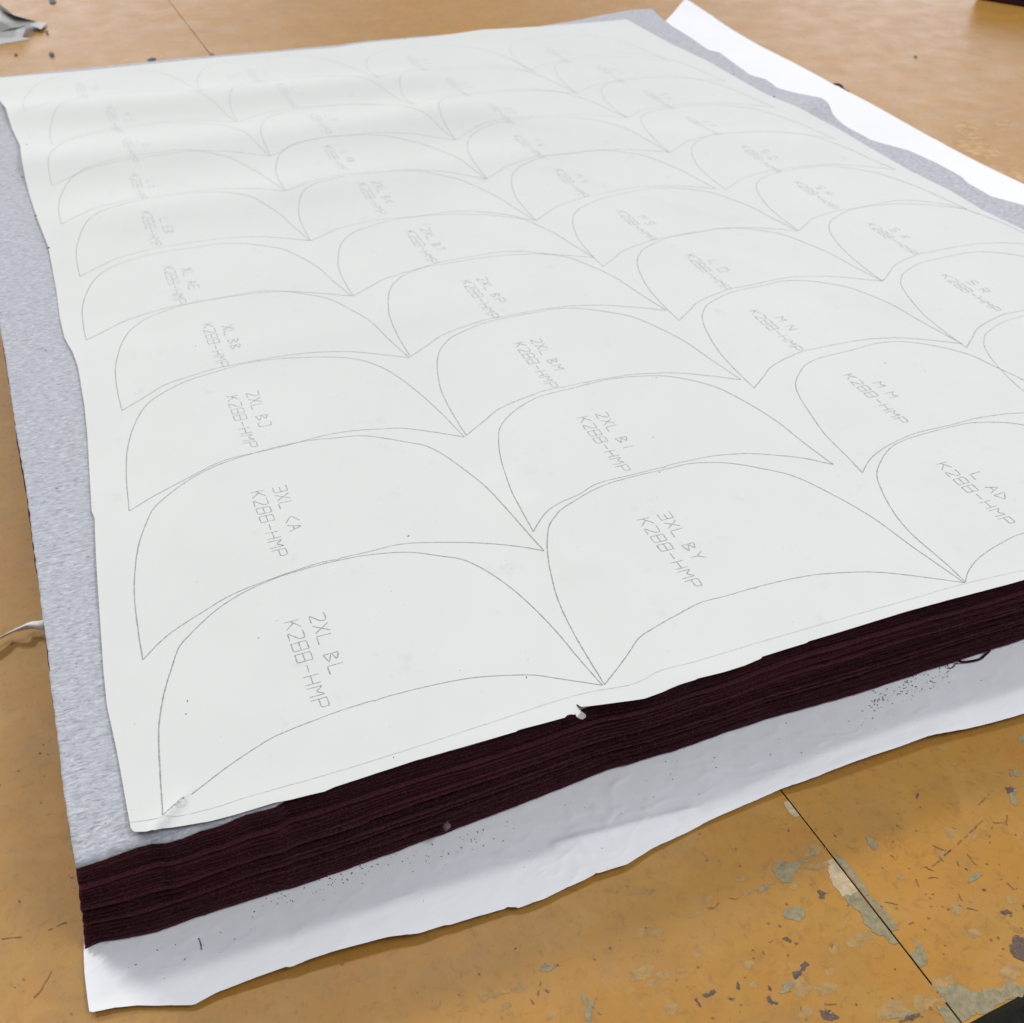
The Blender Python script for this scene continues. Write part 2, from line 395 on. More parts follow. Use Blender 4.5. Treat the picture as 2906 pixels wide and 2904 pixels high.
for pts in ([(942,1238),(1032,1215),(1150,1360),(1300,1555),(1270,1555),(1210,1500),(1150,1450),(1070,1400),(1040,1330),(990,1290)],
            [(890,990),(930,1020),(1060,1180),(1150,1300),(1240,1415),(1225,1425),(1280,1490),(1275,1510),(1150,1355),(1000,1150)],
            [(1312,1548),(1350,1500),(1385,1530),(1405,1580),(1370,1620),(1345,1592)], [(620,655),(650,680),(780,840),(800,880),(760,830)],
            [(1450,1725),(1560,1715),(1700,1760),(1800,1740),(1990,1690),(2100,1680),(1931,1774),(1750,1862),(1612,1922),(1585,1905),(1480,1760)],
            [(1450,1830),(1480,1840),(1565,1931),(1500,1931),(1470,1880)],
            [(1850,560),(1880,545),(1915,560),(1900,580),(1860,580)], [(1895,370),(1931,350),(1960,380),(1905,390)], [(1620,1160),(1635,1130),(1700,1105),(1700,1120),(1650,1150)],
            [(1060,910),(1100,920),(1130,960),(1100,985),(1075,950)], [(1825,640),(1890,645),(1870,680),(1895,730),(1880,740),(1850,680)],
            [(1180,1915),(1220,1870),(1320,1860),(1290,1885),(1230,1900)]):
    patch(px(ZB, pts), GREY, z=0.00035, amp=0.16)
for pts in ([(1850,1510),(1880,1450),(1950,1470),(1960,1590),(1870,1570)], [(1825,640),(1880,642),(1865,665),(1840,672)], [(1340,690),(1350,670),(1355,685),(1345,705)],
            [(1240,1925),(1300,1890),(1360,1880),(1320,1920)], [(1800,1320),(1830,1310),(1865,1330),(1830,1340)], [(1700,1195),(1725,1200),(1710,1210)], [(1920,1290),(1940,1270),(1945,1310)]):
    patch(px(ZB, pts), DARK, z=0.0006)
for pts in ([(1120,1640),(1150,1600),(1180,1620),(1215,1615),(1190,1640),(1160,1650)], [(1352,1775),(1372,1755),(1378,1790),(1395,1815),(1440,1785),(1420,1830),(1400,1935),(1380,1935),(1385,1840),(1360,1815)],
            [(1160,1900),(1190,1880),(1185,1905),(1165,1915)]):
    patch(px(ZC, pts), GREY)
patch(px(ZC, [(790,1780),(850,1770),(960,1725),(970,1745),(900,1790),(800,1815)]), SOFT, z=0.0002)
patch(px(ZC, [(1590,1170),(1650,1190),(1760,1200),(1740,1230),(1640,1225)]), SOFT, z=0.0002)
for pts in ([(1070,1795),(1095,1825),(1085,1830)], [(1505,1510),(1515,1512),(1508,1532)], [(25,1605),(50,1600),(40,1620)], [(672,1770),(690,1772),(680,1782)]):
    patch(px(ZC, pts), BROWN, lv=2)
for x, y, r in ((105,1262,9),(218,452,8),(238,404,6),(262,458,6),(101,548,6),(241,578,4),(223,722,5),(0,626,5),(130,1690,9),(80,1735,6),(390,1880,10)):
    patch(px(ZF, [(x - r, y), (x, y - r * .8), (x + r, y), (x, y + r)]), BROWN, lv=2)
def stroke(pts, wd, mat, z=0.0004, step=0.003):
    c = catmull(pts, step) if len(pts) > 2 else resample(pts, max(3, int(np.linalg.norm(np.array(pts[1]) - np.array(pts[0])) / step)))
    c = c + np.random.default_rng(len(wv)).normal(0, 0.00035, c.shape)
    for i in range(len(c) - 1):
        if random.random() < 0.30: continue
        d = c[i + 1] - c[i]; n = np.array([-d[1], d[0]]) / (np.linalg.norm(d) + 1e-9) * wd * random.uniform(0.25, 0.65)
        b = len(wv); wv.extend([(*(c[i] - n), z), (*(c[i + 1] - n), z), (*(c[i + 1] + n), z), (*(c[i] + n), z)]); wf.append((b, b + 1, b + 2, b + 3)); wi.append(mat)
for zz, pts in ((ZD, [(1480,1460),(1230,1700),(1060,1850)]), (ZD, [(1555,1170),(1490,1240),(1430,1300)]), (ZD, [(1580,1530),(1560,1620),(1550,1720)]),
                (ZD, [(1740,1400),(1748,1560)]), (ZD, [(1595,1480),(1720,1490)]), (ZD, [(470,1860),(515,1885),(530,1925)]), (ZD, [(930,1740),(1080,1800)]),
                (ZE, [(1140,30),(1030,120),(930,215)]), (ZE, [(830,225),(880,238),(935,250)]), (ZE, [(1000,95),(1050,160)]), (ZE, [(1195,115),(1210,200)]),
                (ZE, [(1290,30),(1340,120),(1400,200)]), (ZE, [(750,355),(775,430)]), (ZE, [(820,345),(990,340)]), (ZE, [(1120,610),(1250,655),(1420,700)]),
                (ZE, [(1660,360),(1720,370),(1790,430),(1870,500)]), (ZE, [(470,100),(525,130),(530,165)]), (ZE, [(1210,510),(1250,590)]), (ZA, [(1500,1745),(1650,1735)]),
                (ZE, [(600,880),(720,820)]), (ZE, [(350,590),(540,635)]),
                (ZF, [(10,1470),(120,1460)]), (ZF, [(235,1435),(390,1365)]), (ZF, [(300,1620),(230,1740),(190,1790)]), (ZC, [(1100,1830),(1130,1700)])):
    stroke(px(zz, pts), 0.0008, BROWN)
for i in range(60):                                        # soft smudges ground into the varnish
    x, y = random.uniform(1300, 2900), random.uniform(2350, 2900)
    if y < 3330 - 0.42 * x: continue
    q = P(x, y)[:2]; r = random.uniform(0.002, 0.007); th = random.uniform(0, 3.1); k = random.uniform(1, 2.2)
    patch([q + r * np.array([math.cos(a + th) * random.uniform(.6, 1) * k, math.sin(a + th) * random.uniform(.6, 1)]) for a in np.linspace(0, 5.4, 7)], SOFT, z=0.0001 + i * 1e-6, amp=0.2, lv=3, own=False)
for i in range(170):                                       # small nicks scattered over the working edge
    x, y = random.uniform(1100, 2900), random.uniform(2250, 2900)
    if y < 3260 - 0.42 * x or random.random() > 0.35 + (x - 1100) / 2600: continue
    r = random.uniform(1.2, 3.6); q = P(x, y)[:2]; s_ = r * 0.00026; th = random.uniform(0, 3.1); k = random.uniform(1, 2.6)
    patch([q + s_ * np.array([math.cos(th + a) * (k if j % 2 == 0 else 1), math.sin(th + a) * (k if j % 2 == 0 else 1)]) for j, a in enumerate((0, 1.57, 3.14, 4.71))], random.choice([BROWN, BROWN, DARK, SOFT]), z=0.0005, amp=0.2, lv=1, own=False)
for pts in ([(2706,358),(2735,345),(2760,352),(2775,370),(2790,392),(2750,395),(2720,378)], [(2700,402),(2740,400),(2790,405),(2830,425),(2850,445),(2800,455),(2760,440),(2715,425)],
            [(2770,470),(2800,462),(2870,480),(2920,500),(2960,540),(2906,540),(2840,510)], [(2820,350),(2850,340),(2870,345),(2850,358),(2825,362)]):
    patch(W_(pts), PALE, z=0.0002, amp=0.16)
mk('nicks_and_scratches', wv, wf, [M_wear_grey, M_wear_dark, M_wear_cream, M_wear_brown, M_wear_soft], table, wi)['kind'] = 'stuff'

# ------------------------------------------------------------------ traced outlines of the sheets
def W(pts, z): return np.array([P(x, y, z)[:2] for x, y in pts])
H = STACK
mk_front = W([(372,2344),(374,2360),(383,2373),(434,2376),(469,2362),(518,2354),(596,2339),(673,2318),(777,2285),(829,2274),(922,2251),(950,2238),(1054,2204),(1183,2163),(1313,2127),
    (1466,2082),(1470,2078),(1603,2041),(1609,2034),(1620,2031),(1632,2033),(1634,2016),(1636,2001),(1643,2006),(1649,2010),(1675,2007),(1830,1986),(1882,1971),(1940,1947),(1976,1934),(1978,1931),(2056,1911),(2113,1893),(2160,1872),(2162,1867),
    (2217,1849),(2290,1826),(2294,1822),(2424,1784),(2579,1737),(2709,1701),(2854,1662),(2906,1647),(3090,1596)], H + .001)
mk_left = W([(372,2344),(357,2267),(344,2194),(331,2127),(305,2008),(295,1904),(287,1779),(282,1701),(274,1571),(270,1475),(262,1458),(256,1364),(249,1235),(241,1157),(236,1126),(223,1048),(207,1004),(199,991),
    (184,963),(171,906),(161,829),(155,795),(139,709),(106,624),(85,559),(75,518),(60,425),(36,373),(21,326),(0,290),(-22,252),(-30,228)], H + .001)
mk_far = W([(-30,228),(0,224),(192,207),(482,176),(950,137),(1033,123),(1230,106),(1369,87),(1546,78),(1779,58),(1794,68)], H + .001)
mk_right = W([(3090,1596),(3125,790),(2906,658),(2786,601),(2683,539),(2579,487),(2476,425),(2372,362),(2294,326),(2165,264),(2010,176),(1906,129),(1794,68)], H + .001)
# make the part right of the frame continue straight
mk_front[-1] = [1.315, mk_front[-2][1] + 0.002]; mk_right[0] = mk_front[-1]; mk_right[1] = [1.30, 1.0]
g_left_px = [(213,2459),(205,2401),(192,2318),(179,2235),(166,2111),(150,1987),(144,1950),(137,1856),(122,1758),(109,1649),(93,1535),(83,1447),(67,1343),(49,1245),(31,1121),(13,1000),(0,932)]
g_left = np.vstack([W(g_left_px, H), W([(-14,840),(-22,700),(-34,560),(-44,420),(-52,310)], H), [[-0.10, 2.300]]])
g_front_a = W([(213,2459),(285,2437),(337,2417),(388,2399),(430,2388),(466,2388),(518,2373),(570,2352),(621,2338),(699,2305),(777,2287)], H)
g_far = np.vstack([[[-0.10, 2.300]], W([(192,199),(482,168),(700,150),(950,129),(1050,116),(1520,78),(1623,61),(1727,40),(1799,28),(1851,25)], H)])
g_right_px = [(2906,585),(2812,559),(2745,520),(2724,500),(2657,463),(2579,427),(2476,399),(2398,357),(2362,329),(2351,311),(2331,290),(2289,274),(2206,249),(2175,225),(2129,212),(2061,163),(2041,148),(2010,142),(1958,106),(1906,74),(1872,47),(1851,25)]
g_right = np.vstack([[[1.385, 0.552], [1.39, 0.8]], W(g_right_px, H)])
mf = mk_front[np.argsort(mk_front[:, 0])]
xs = np.linspace(g_front_a[-1][0] + 0.01, 1.385, 160)
_x = np.linspace(mf[0, 0], 1.39, 700); _y = np.interp(_x, mf[:, 0], mf[:, 1]); _y = np.convolve(np.pad(_y, 12, 'edge'), np.ones(25) / 25, 'valid')
g_front_b = np.stack([xs, np.interp(xs, _x, _y) + 0.0050 + 0.0008 * snoise(xs, xs * 0, 21, 4, 9)], 1)
g_front = np.vstack([g_front_a, g_front_b]); g_right[0] = g_front[-1]

# height of the stack's upper face and of the marker on it
def seg_d(x, y, a, b):
    ax, ay = a; bx, by = b; dx, dy = bx - ax, by - ay; L2 = dx * dx + dy * dy
    t = np.clip(((x - ax) * dx + (y - ay) * dy) / L2, 0, 1)
    return np.hypot(x - ax - t * dx, y - ay - t * dy), t
def gx(p, z=STACK): return tuple(P(p[0], p[1], z)[:2])
def z_top(x, y):
    z = 0.0010 * snoise(x, y, 5, 3, 0.9) * np.clip((y - 0.5) * 4, 0, 1)
    z = z + 0.010 * np.exp(-(((x - 1.30) / 0.05) ** 2 + ((y - P(2335, 300, H)[1]) / 0.05) ** 2))
    z = z + 0.004 * np.exp(-(((x - 1.42) / 0.05) ** 2)) * snoise(x * 0, y, 8, 3, 2.2)
    return H + z
RIDGES = [  # (pixel a, pixel b, width m, height m): soft folds of the marker
    ((60, 330), (1150, 235), 0.060, 0.0115), ((40, 480), (1300, 330), 0.070, 0.0115), ((300, 620), (1500, 440), 0.06, 0.0060),
    ((1500, 1450), (1900, 1950), 0.020, 0.0030), ((1430, 1380), (1640, 1600), 0.024, 0.0020), ((1250, 330), (2250, 420), 0.07, 0.0060), ((700, 1000), (1500, 820), 0.04, 0.0016),
    ((1560, 480), (2060, 620), 0.02, 0.0015), ((1900, 700), (2500, 860), 0.03, 0.0016), ((420, 1000), (600, 1300), 0.03, 0.0012)]
RW = [(gx(a), gx(b), w_, h_) for a, b, w_, h_ in RIDGES]
cr_a, cr_b = gx((522, 2284)), gx((440, 2378))
def dist_poly(x, y, poly):
    p = resample(poly, 140); d = np.full(np.shape(x), 9.0)
    for q in p: d = np.minimum(d, np.hypot(x - q[0], y - q[1]))
    return d
def z_marker(x, y):
    x = np.asarray(x, float); y = np.asarray(y, float)
    z = z_top(x, y) + 0.0009 + 0.0009 * (1 + snoise(x, y, 11, 4, 1.6, 0.6))
    z = z + 0.00042 * (1 + snoise(x, y * 0.8, 12, 4, 6.5, 0.6)) * 0.9
    for a, b, w_, h_ in RW:
        d, t = seg_d(x, y, a, b); z = z + h_ * np.exp(-(d / w_) ** 2)
    d, t = seg_d(x, y, cr_a, cr_b); side = (x - cr_a[0]) * (cr_b[1] - cr_a[1]) - (y - cr_a[1]) * (cr_b[0] - cr_a[0])
    z = z + 0.0022 * np.exp(-(d / 0.0035) ** 2) + np.where(side > 0, 1, 0) * 0.0016 * np.exp(-(d / 0.01) ** 2)
    # front and left edges lift a little
    fy = np.interp(x, mf[:, 0], mf[:, 1])
    z = z + 0.0006 * np.exp(-((y - fy) / 0.016) ** 2) * (1 + 0.8 * np.sin(x * 31 + 1))
    z = z + 0.0012 * np.exp(-((x - np.interp(y, mk_left[:, 1], mk_left[:, 0])) / 0.02) ** 2) * (1 + 0.7 * np.sin(y * 17))
    # lifted near-left corner
    z = z + 0.0028 * np.exp(-(((x - gx((440, 2370))[0]) / 0.05) ** 2 + ((y - gx((440, 2370))[1]) / 0.03) ** 2))
    return z

# ------------------------------------------------------------------ white underlay sheet
U = 0.0006
u_front = W([(254,2872),(259,2875),(321,2861),(388,2853),(466,2854),(552,2854),(564,2847),(621,2818),(725,2782),(813,2753),(829,2754),(880,2733),(950,2712),(1105,2670),(1193,2657),(1261,2632),(1281,2630),
    (1364,2603),(1437,2581),(1440,2577),(1471,2577),(1474,2579),(1546,2554),(1603,2525),(1659,2500),(1680,2489),(1696,2480),(1700,2481),(1779,2456),(1856,2406),(1950,2360),(2010,2329),(2113,2285),(2217,2241),(2320,2210),(2424,2171),
    (2553,2127),(2631,2098),(2735,2075),(2812,2057),(2906,2031)], 0.006)
u_front = np.vstack([u_front, [[1.46, u_front[-1][1] + 0.01]]])
u_left = np.vstack([W([(254,2872),(246,2815),(239,2758),(236,2707)], 0.004), [[-0.110, 0.60], [-0.112, 0.9], [-0.115, 1.4], [-0.11, 2.0], [-0.09, 2.28]]])
u_right = np.vstack([[u_front[-1], [1.48, 0.8]], W([(2906,528),(2683,414),(2476,311),(2357,254),(2294,218),(2165,142),(2010,41),(1945,3)], 0.004)])
u_far = np.vstack([[[-0.09, 2.28], [0.3, 2.33], [0.9, 2.38]], W([(1870,75),(1906,41),(1945,3)], 0.004)])
nu, nv = 520, 260
def z_under(x, y):
    fy = np.interp(x, u_front[:, 0], u_front[:, 1]); d = np.clip(y - fy, 0, 1)
    lift = 0.0060 * np.exp(-(d / 0.042) ** 1.6) * (0.75 + 0.45 * np.sin(x * 11 + 0.6) + 0.25 * np.sin(x * 27))
    lift = np.maximum(lift, 0.0012 * np.exp(-(d / 0.05)))
    cr = 0.0011 * (1 + snoise(x, y, 31, 5, 5.0, 0.62)) * np.exp(-(d / 0.09) ** 2)
    wn_ = snoise(x, y, 33, 3, 14.0, 0.7); cr = cr + 0.0006 * np.exp(-np.abs(wn_) / 0.05)
    wn_ = snoise(x, y, 34, 3, 9.0, 0.7); cr = cr + 0.0011 * np.exp(-np.abs(wn_) / 0.035) * np.clip(snoise(x, y, 35, 2, 3.0) * 2, 0, 1)
    da, t = seg_d(x, y, tuple(P(1580, 2395, 0.003)[:2]), tuple(P(1960, 2300, 0.003)[:2])); cr = cr + 0.0020 * np.exp(-(da / 0.004) ** 2)
    db, t = seg_d(x, y, tuple(P(1960, 2330, 0.003)[:2]), tuple(P(2700, 2075, 0.003)[:2])); cr = cr + 0.0016 * np.exp(-(db / 0.008) ** 2)
    rx = np.interp(y, u_right[:, 1], u_right[:, 0]); e = np.clip(rx - x, 0, 1)
    rr = 0.010 * np.exp(-(e / 0.10) ** 2) * (1.0 + 0.6 * np.sin(y * 7)) * np.clip((y - 0.7) * 3, 0, 1)
    return U + lift + cr + rr
# rows bunch towards the near edge so that folds there are smooth
G = coons(u_front, u_far, u_left, u_right, nu, 1200)
rows = np.unique(np.round((np.linspace(0, 1, nv) ** 2.2) * 1199).astype(int)); G = G[rows]
under = sheet('underlay_paper', G, z_under(G[..., 0], G[..., 1]), 0.00025, M_under)
tag(under, 'white underlay paper sticking out beneath the maroon fabric stack with a torn wavy front edge', 'paper sheet')

# ------------------------------------------------------------------ maroon fabric plies
NP = 33; Z0 = 0.0028; T = (H - 0.0034 - Z0) / NP
b_front = W([(243,2696),(262,2686),(285,2677),(383,2660),(450,2645),(518,2619),(673,2567),(829,2520),(950,2479),(1209,2383),(1468,2287),(1727,2184),(1906,2132),(2165,2044),(2424,1971),(2631,1904),(2806,1847),(2906,1814)], 0.003)
b_front = np.vstack([b_front, [[1.385, b_front[-1][1]]]])
gfs = g_front[np.argsort(g_front[:, 0])]
gls = g_left[np.argsort(g_left[:, 1])]
grs = g_right[np.argsort(g_right[:, 1])]
front_dx = 0.0028
TH = np.random.default_rng(77).uniform(0.68, 1.32, NP); TH *= NP * T / TH.sum(); ZCUM = np.cumsum(TH) - TH / 2
def ply_path(k):
    s = k / (NP - 1)
    r = np.random.default_rng(100 + k); off = r.normal(0, 0.0012) + (0.0016 if k % 5 == 2 or k % 7 == 3 else 0)
    xl_top = g_front[0][0] + 0.0008; xl_bot = b_front[0][0]
    # rounded, slightly slumped profile of the pile
    xl = xl_bot + (xl_top - xl_bot) * s
    x = np.arange(xl, 1.385, front_dx)
    y = np.interp(x, b_front[:, 0], b_front[:, 1]) * (1 - s) + (np.interp(x, gfs[:, 0], gfs[:, 1]) + 0.0006) * s
    y = y + off + 0.0006 * snoise(x, x * 0 + k * 0.13, 40, 4, 5.0) + 0.0005 * snoise(x, x * 0 + k * 7.7, 41, 4, 24.0) - 0.0028 * math.sin(math.pi * s)
    y = y + 0.0030 * np.clip(snoise(x * 0.35, x * 0 + k * 3.61, 44, 3, 2.0), 0, 1)          # some plies set back, leaving dark slots
    front = np.stack([x, y], 1)
    yl = np.arange(front[0][1] + 0.003, 2.29, 0.006)
    lx_top = np.interp(yl, gls[:, 1], gls[:, 0]) + 0.0012
    lx_bot = np.interp(yl / 1.135, gls[:, 1], gls[:, 0]) * 1.128 + 0.0060
    lx = lx_bot + (lx_top - lx_bot) * s + 0.0010 * snoise(yl, yl * 0 + k * 3.3, 42, 4, 9.0) + off
    wgt = np.exp(-(yl - front[0][1]) / 0.03); lx = lx * (1 - wgt) + (xl + 0.0012 * snoise(yl, yl * 0 + k * 5.1, 43, 4, 30.0)) * wgt
    left = np.stack([lx, yl], 1)[::-1]
    yr = np.arange(0.58, 2.28, 0.03); rx = np.interp(yr, grs[:, 1], grs[:, 0]) - 0.012 + r.normal(0, 0.003)
    right = np.stack([rx, yr], 1)
    farx = np.linspace(1.22, -0.05, 40); far = np.stack([farx, np.interp(farx, g_far[:, 0], g_far[:, 1]) - 0.006 + off], 1)
    return np.vstack([left, front, right, far]), len(left), len(front)
def z_ply(x, y, s):
    sh = 4 * s * (1 - s)
    z = sh * (0.0024 * snoise(x, x * 0 + s * 0.9, 50, 3, 2.4) + 0.0008 * snoise(x, x * 0 + s * 2.0, 51, 3, 11.0))
    z = z + sh * 0.0026 * np.exp(-((x - 0.02) / 0.05) ** 2) * math.sin(s * 7)
    return z
mesh_cache = None
for k in range(NP):
    path, nl, nf = ply_path(k); s = (k + 0.5) / NP
    n = len(path)
    nxt = np.roll(path, -1, 0); prv = np.roll(path, 1, 0); tg = nxt - prv; tg /= np.linalg.norm(tg, axis=1)[:, None] + 1e-9
    nrm = np.stack([tg[:, 1], -tg[:, 0]], 1)              # outward (path runs counter-clockwise)
    nrm[max(0, nl - 2):nl + 2] = np.array([-0.7, -0.7])
    tk = TH[k] * 0.98
    zc = Z0 + ZCUM[k] + z_ply(path[:, 0], path[:, 1], s)
    tt = tk * (0.70 + 0.15 * snoise(path[:, 0] * 1.0, path[:, 1] + k * 9.1, 60, 4, 9.0))
    prof = [(-0.018, 0.42), (-0.0040, 0.50), (-0.0009, 0.40), (0.0, 0.0), (-0.0009, -0.40), (-0.0040, -0.50), (-0.018, -0.42)]
    V = np.concatenate([np.column_stack([path + nrm * a, zc + b * tt]) for a, b in prof])
    F = []
    idx = np.arange(n); j = (idx + 1) % n
    for q in range(len(prof) - 1):
        F.append(np.stack([idx + q * n, idx + (q + 1) * n, j + (q + 1) * n, j + q * n], 1))
    F = [tuple(f) for f in np.concatenate(F)]
    F.append(tuple(range(0, n))); F.append(tuple(range(7 * n - 1, 6 * n - 1, -1)))
    o = mk('fabric_ply', V, F, [M_maroon], smooth=True)
    tag(o, 'dark maroon fleece ply in the pile between the grey top ply and the white underlay', 'fabric ply', 'maroon fabric plies in the pile')

# ------------------------------------------------------------------ grey top ply
nu, nv = 620, 300
G = coons(g_front, g_far, g_left, g_right, nu, nv)
G0, G1 = G[..., 0], G[..., 1]
G0 += 0.0005 * snoise(G0, G1, 70, 3, 60) ; G1 += 0.0004 * snoise(G0, G1, 71, 3, 60)
zz = z_top(G0, G1)
vi = np.linspace(0, 1, nv)[:, None]; 
dfront = G1 - G1[0][None, :]; zz = zz - 0.0016 * np.exp(-dfront / 0.0025)
grey = mk('grey_fabric_ply', np.dstack([G0, G1, zz]).reshape(-1, 3), gridfaces(nu, nv), [M_heather], smooth=True)
sm = grey.modifiers.new('thickness', 'SOLIDIFY'); sm.thickness = 0.0026; sm.offset = -1
tag(grey, 'grey heather jersey ply on top of the maroon pile, under the marker paper', 'fabric ply')

# ------------------------------------------------------------------ marker paper
nu, nv = 760, 420
G = coons(mk_front, mk_far, mk_left, mk_right, nu, nv)
marker = sheet('marker_paper', G, z_marker(G[..., 0], G[..., 1]), 0.00022, M_marker)
tag(marker, 'off-white marker paper plotted with rows of curved pattern outlines, lying on the grey ply', 'marker paper')

def ribbon(name, polys, width, parent, mat, lift=0.00022):
    V, F = [], []
    for pl in polys:
        c = resample(pl, max(2, int(np.sum(np.linalg.norm(np.diff(np.array(pl), axis=0), axis=1)) / 0.0025) + 1))
        d = np.gradient(c, axis=0); d /= np.linalg.norm(d, axis=1)[:, None] + 1e-12
        c = c + np.stack([-d[:, 1], d[:, 0]], 1) * (rng.normal(0, 0.00006, len(c)))[:, None]
        pen = (0.50 + 0.50 * np.abs(d[:, 1])) * np.interp(c[:, 1], [0.75, 1.1, 1.5, 2.1], [1.0, 0.78, 0.60, 0.40])
        nn = np.stack([-d[:, 1], d[:, 0]], 1) * (width * 0.5 * pen * rng.uniform(0.6, 1.3, len(c)))[:, None]
        b = len(V); L, R = c - nn, c + nn
        V += list(np.column_stack([L, z_marker(L[:, 0], L[:, 1]) + lift])) + list(np.column_stack([R, z_marker(R[:, 0], R[:, 1]) + lift]))
        m = len(c); F += [(b + i, b + i + 1, b + m + i + 1, b + m + i) for i in range(m - 1)]
    return mk(name, V, F, [mat], parent)

GL = {  # single-stroke plotter font, cell 0.62 x 1
 'K': [[(0,0),(0,1)],[(.6,1),(0,.42)],[(.18,.58),(.6,0)]], '2': [[(0,1),(.6,1),(.6,.62),(0,0),(.6,0)]],
 '8': [[(0,0),(0,1),(.6,1),(.6,0),(0,0)],[(0,.5),(.6,.5)]], '-': [[(.05,.5),(.6,.5)]], 'H': [[(0,0),(0,1)],[(.6,0),(.6,1)],[(0,.5),(.6,.5)]],
 'M': [[(0,0),(0,1),(.3,.5),(.6,1),(.6,0)]], 'P': [[(0,0),(0,1),(.6,1),(.6,.5),(0,.5)]], '3': [[(0,1),(.6,1),(.6,0),(0,0)],[(.1,.5),(.6,.5)]],
 'X': [[(0,0),(.6,1)],[(0,1),(.6,0)]], 'L': [[(0,1),(0,0),(.6,0)]], 'B': [[(0,0),(0,1),(.5,.75),(0,.5),(.6,.22),(0,0)]], 'Y': [[(0,1),(.3,.5),(.6,1)],[(.3,.5),(.3,0)]],
 'A': [[(0,0),(.3,1),(.6,0)],[(.13,.4),(.47,.4)]], 'D': [[(0,0),(0,1),(.6,.5),(0,0)]], 'C': [[(.6,1),(0,.5),(.6,0)]], 'I': [[(.3,0),(.3,1)]],
 'J': [[(0,.2),(0,0),(.5,0),(.5,1),(.1,1)]], 'N': [[(0,0),(0,1),(.6,0),(.6,1)]], 'O': [[(0,0),(0,1),(.6,1),(.6,0),(0,0)]], 'E': [[(.6,1),(0,1),(0,0),(.6,0)],[(0,.5),(.5,.5)]],
 'T': [[(0,1),(.6,1)],[(.3,1),(.3,0)]], 'S': [[(.6,1),(0,1),(0,.5),(.6,.5),(.6,0),(0,0)]], 'R': [[(0,0),(0,1),(.6,1),(.6,.5),(0,.5)],[(.25,.5),(.6,0)]], 'F': [[(.6,1),(0,1),(0,0)],[(0,.5),(.5,.5)]],
 'G': [[(.6,1),(0,1),(0,0),(.6,0),(.6,.45),(.3,.45)]], 'Q': [[(0,0),(0,1),(.6,1),(.6,0),(0,0)],[(.3,.3),(.7,-.1)]], 'U': [[(0,1),(0,0),(.6,0),(.6,1)]], 'V': [[(0,1),(.3,0),(.6,1)]], 'W': [[(0,1),(.15,0),(.3,.6),(.45,0),(.6,1)]], 'Z': [[(0,1),(.6,1),(0,0),(.6,0)]]}
CAP, ADV = 0.0134, 0.0137
def text_strokes(txt, org, adv=ADV):
    """reads towards the near edge, letter tops towards the right"""
    out = []; u = 0.0
    for ch in txt:
        if ch == ' ': u += adv; continue
        if ch == '_': u += adv * 0.7; continue
        for st in GL[ch]:
            out.append([(org[0] + b * CAP, org[1] - (u + a * 0.0160)) for a, b in st])
        u += adv
    return out

canon_top_px = [(1715,1948),(1665,1867),(1618,1784),(1582,1706),(1561,1628),(1552,1566),(1556,1514),(1574,1478),(1600,1447),(1691,1392),(1779,1362),(1893,1335),(1963,1319),(2061,1318),(2165,1334),(2258,1357),(2372,1413),(2476,1473),(2579,1548),(2657,1603),(2735,1658)]
canon_bot_px = [(1715,1948),(1779,1867),(1820,1814),(1893,1764),(1906,1758),(1947,1735),(1994,1713),(2061,1696),(2138,1673),(2141,1677),(2149,1670),(2258,1644),(2346,1631),(2476,1627),(2605,1640),(2735,1658)]
cT, cB = W(canon_top_px, H), W(canon_bot_px, H); cA, cE = cT[0], cT[-1]
cT = cT - cA; cB = cB - cA; cw = cE[0] - cA[0]
BL_top = [(466,2331),(456,2199),(452,2085),(461,2008),(474,1950),(487,1908),(502,1861),(523,1825),(627,1729),(751,1660),(880,1618),(1000,1590),(1080,1578),(1157,1573),(1240,1582),(1333,1601),(1447,1672),(1561,1779),(1649,1882),(1709,1950)]
BL_bot = [(466,2331),(513,2290),(637,2189),(746,2116),(813,2083),(950,2031),(1058,1996),(1066,1999),(1079,1990),(1209,1956),(1344,1930),(1494,1921),(1571,1929),(1709,1950)]
KA_top = [(407,1879),(394,1799),(383,1696),(386,1618),(396,1551),(420,1483),(448,1437),(544,1364),(673,1307),(829,1263),(950,1247),(1043,1242),(1157,1260),(1214,1272),(1287,1315),(1380,1390),(1468,1489),(1543,1574)]
KA_bot = [(407,1879),(476,1810),(570,1748),(653,1698),(751,1657),(891,1610),(953,1596),(958,1600),(966,1592),(1043,1574),(1157,1548),(1333,1545),(1468,1556),(1543,1574)]
BJ_top = [(368,1456),(360,1364),(363,1281),(383,1209),(419,1152),(482,1111),(570,1072),(741,1030),(900,1018),(1010,1024),(1090,1050),(1162,1098),(1240,1165),(1318,1245)]
BJ_bot = [(368,1456),(440,1412),(540,1360),(650,1310),(790,1275),(950,1234),(1090,1221),(1170,1222),(1318,1245)]
BI_top = [(1513,1521),(1473,1450),(1447,1393),(1424,1318),(1415,1261),(1421,1214),(1463,1168),(1530,1131),(1623,1107),(1727,1082),(1830,1073),(1906,1076),(2010,1098),(2087,1131),(2196,1196),(2279,1261),(2364,1323)]
BI_bot = [(1513,1521),(1553,1463),(1587,1434),(1644,1408),(1696,1377),(1799,1351),(1878,1331),(1884,1333),(1893,1326),(1975,1307),(2051,1295),(2139,1292),(2269,1303),(2364,1323)]
MM_top = [(2446,1346),(2403,1302),(2341,1240),(2300,1183),(2269,1136),(2256,1100),(2263,1074),(2284,1043),(2325,1023),(2414,999),(2502,976),(2605,978),(2735,1007),(2812,1041),(2906,1087),(3010,1150),(3110,1210)]
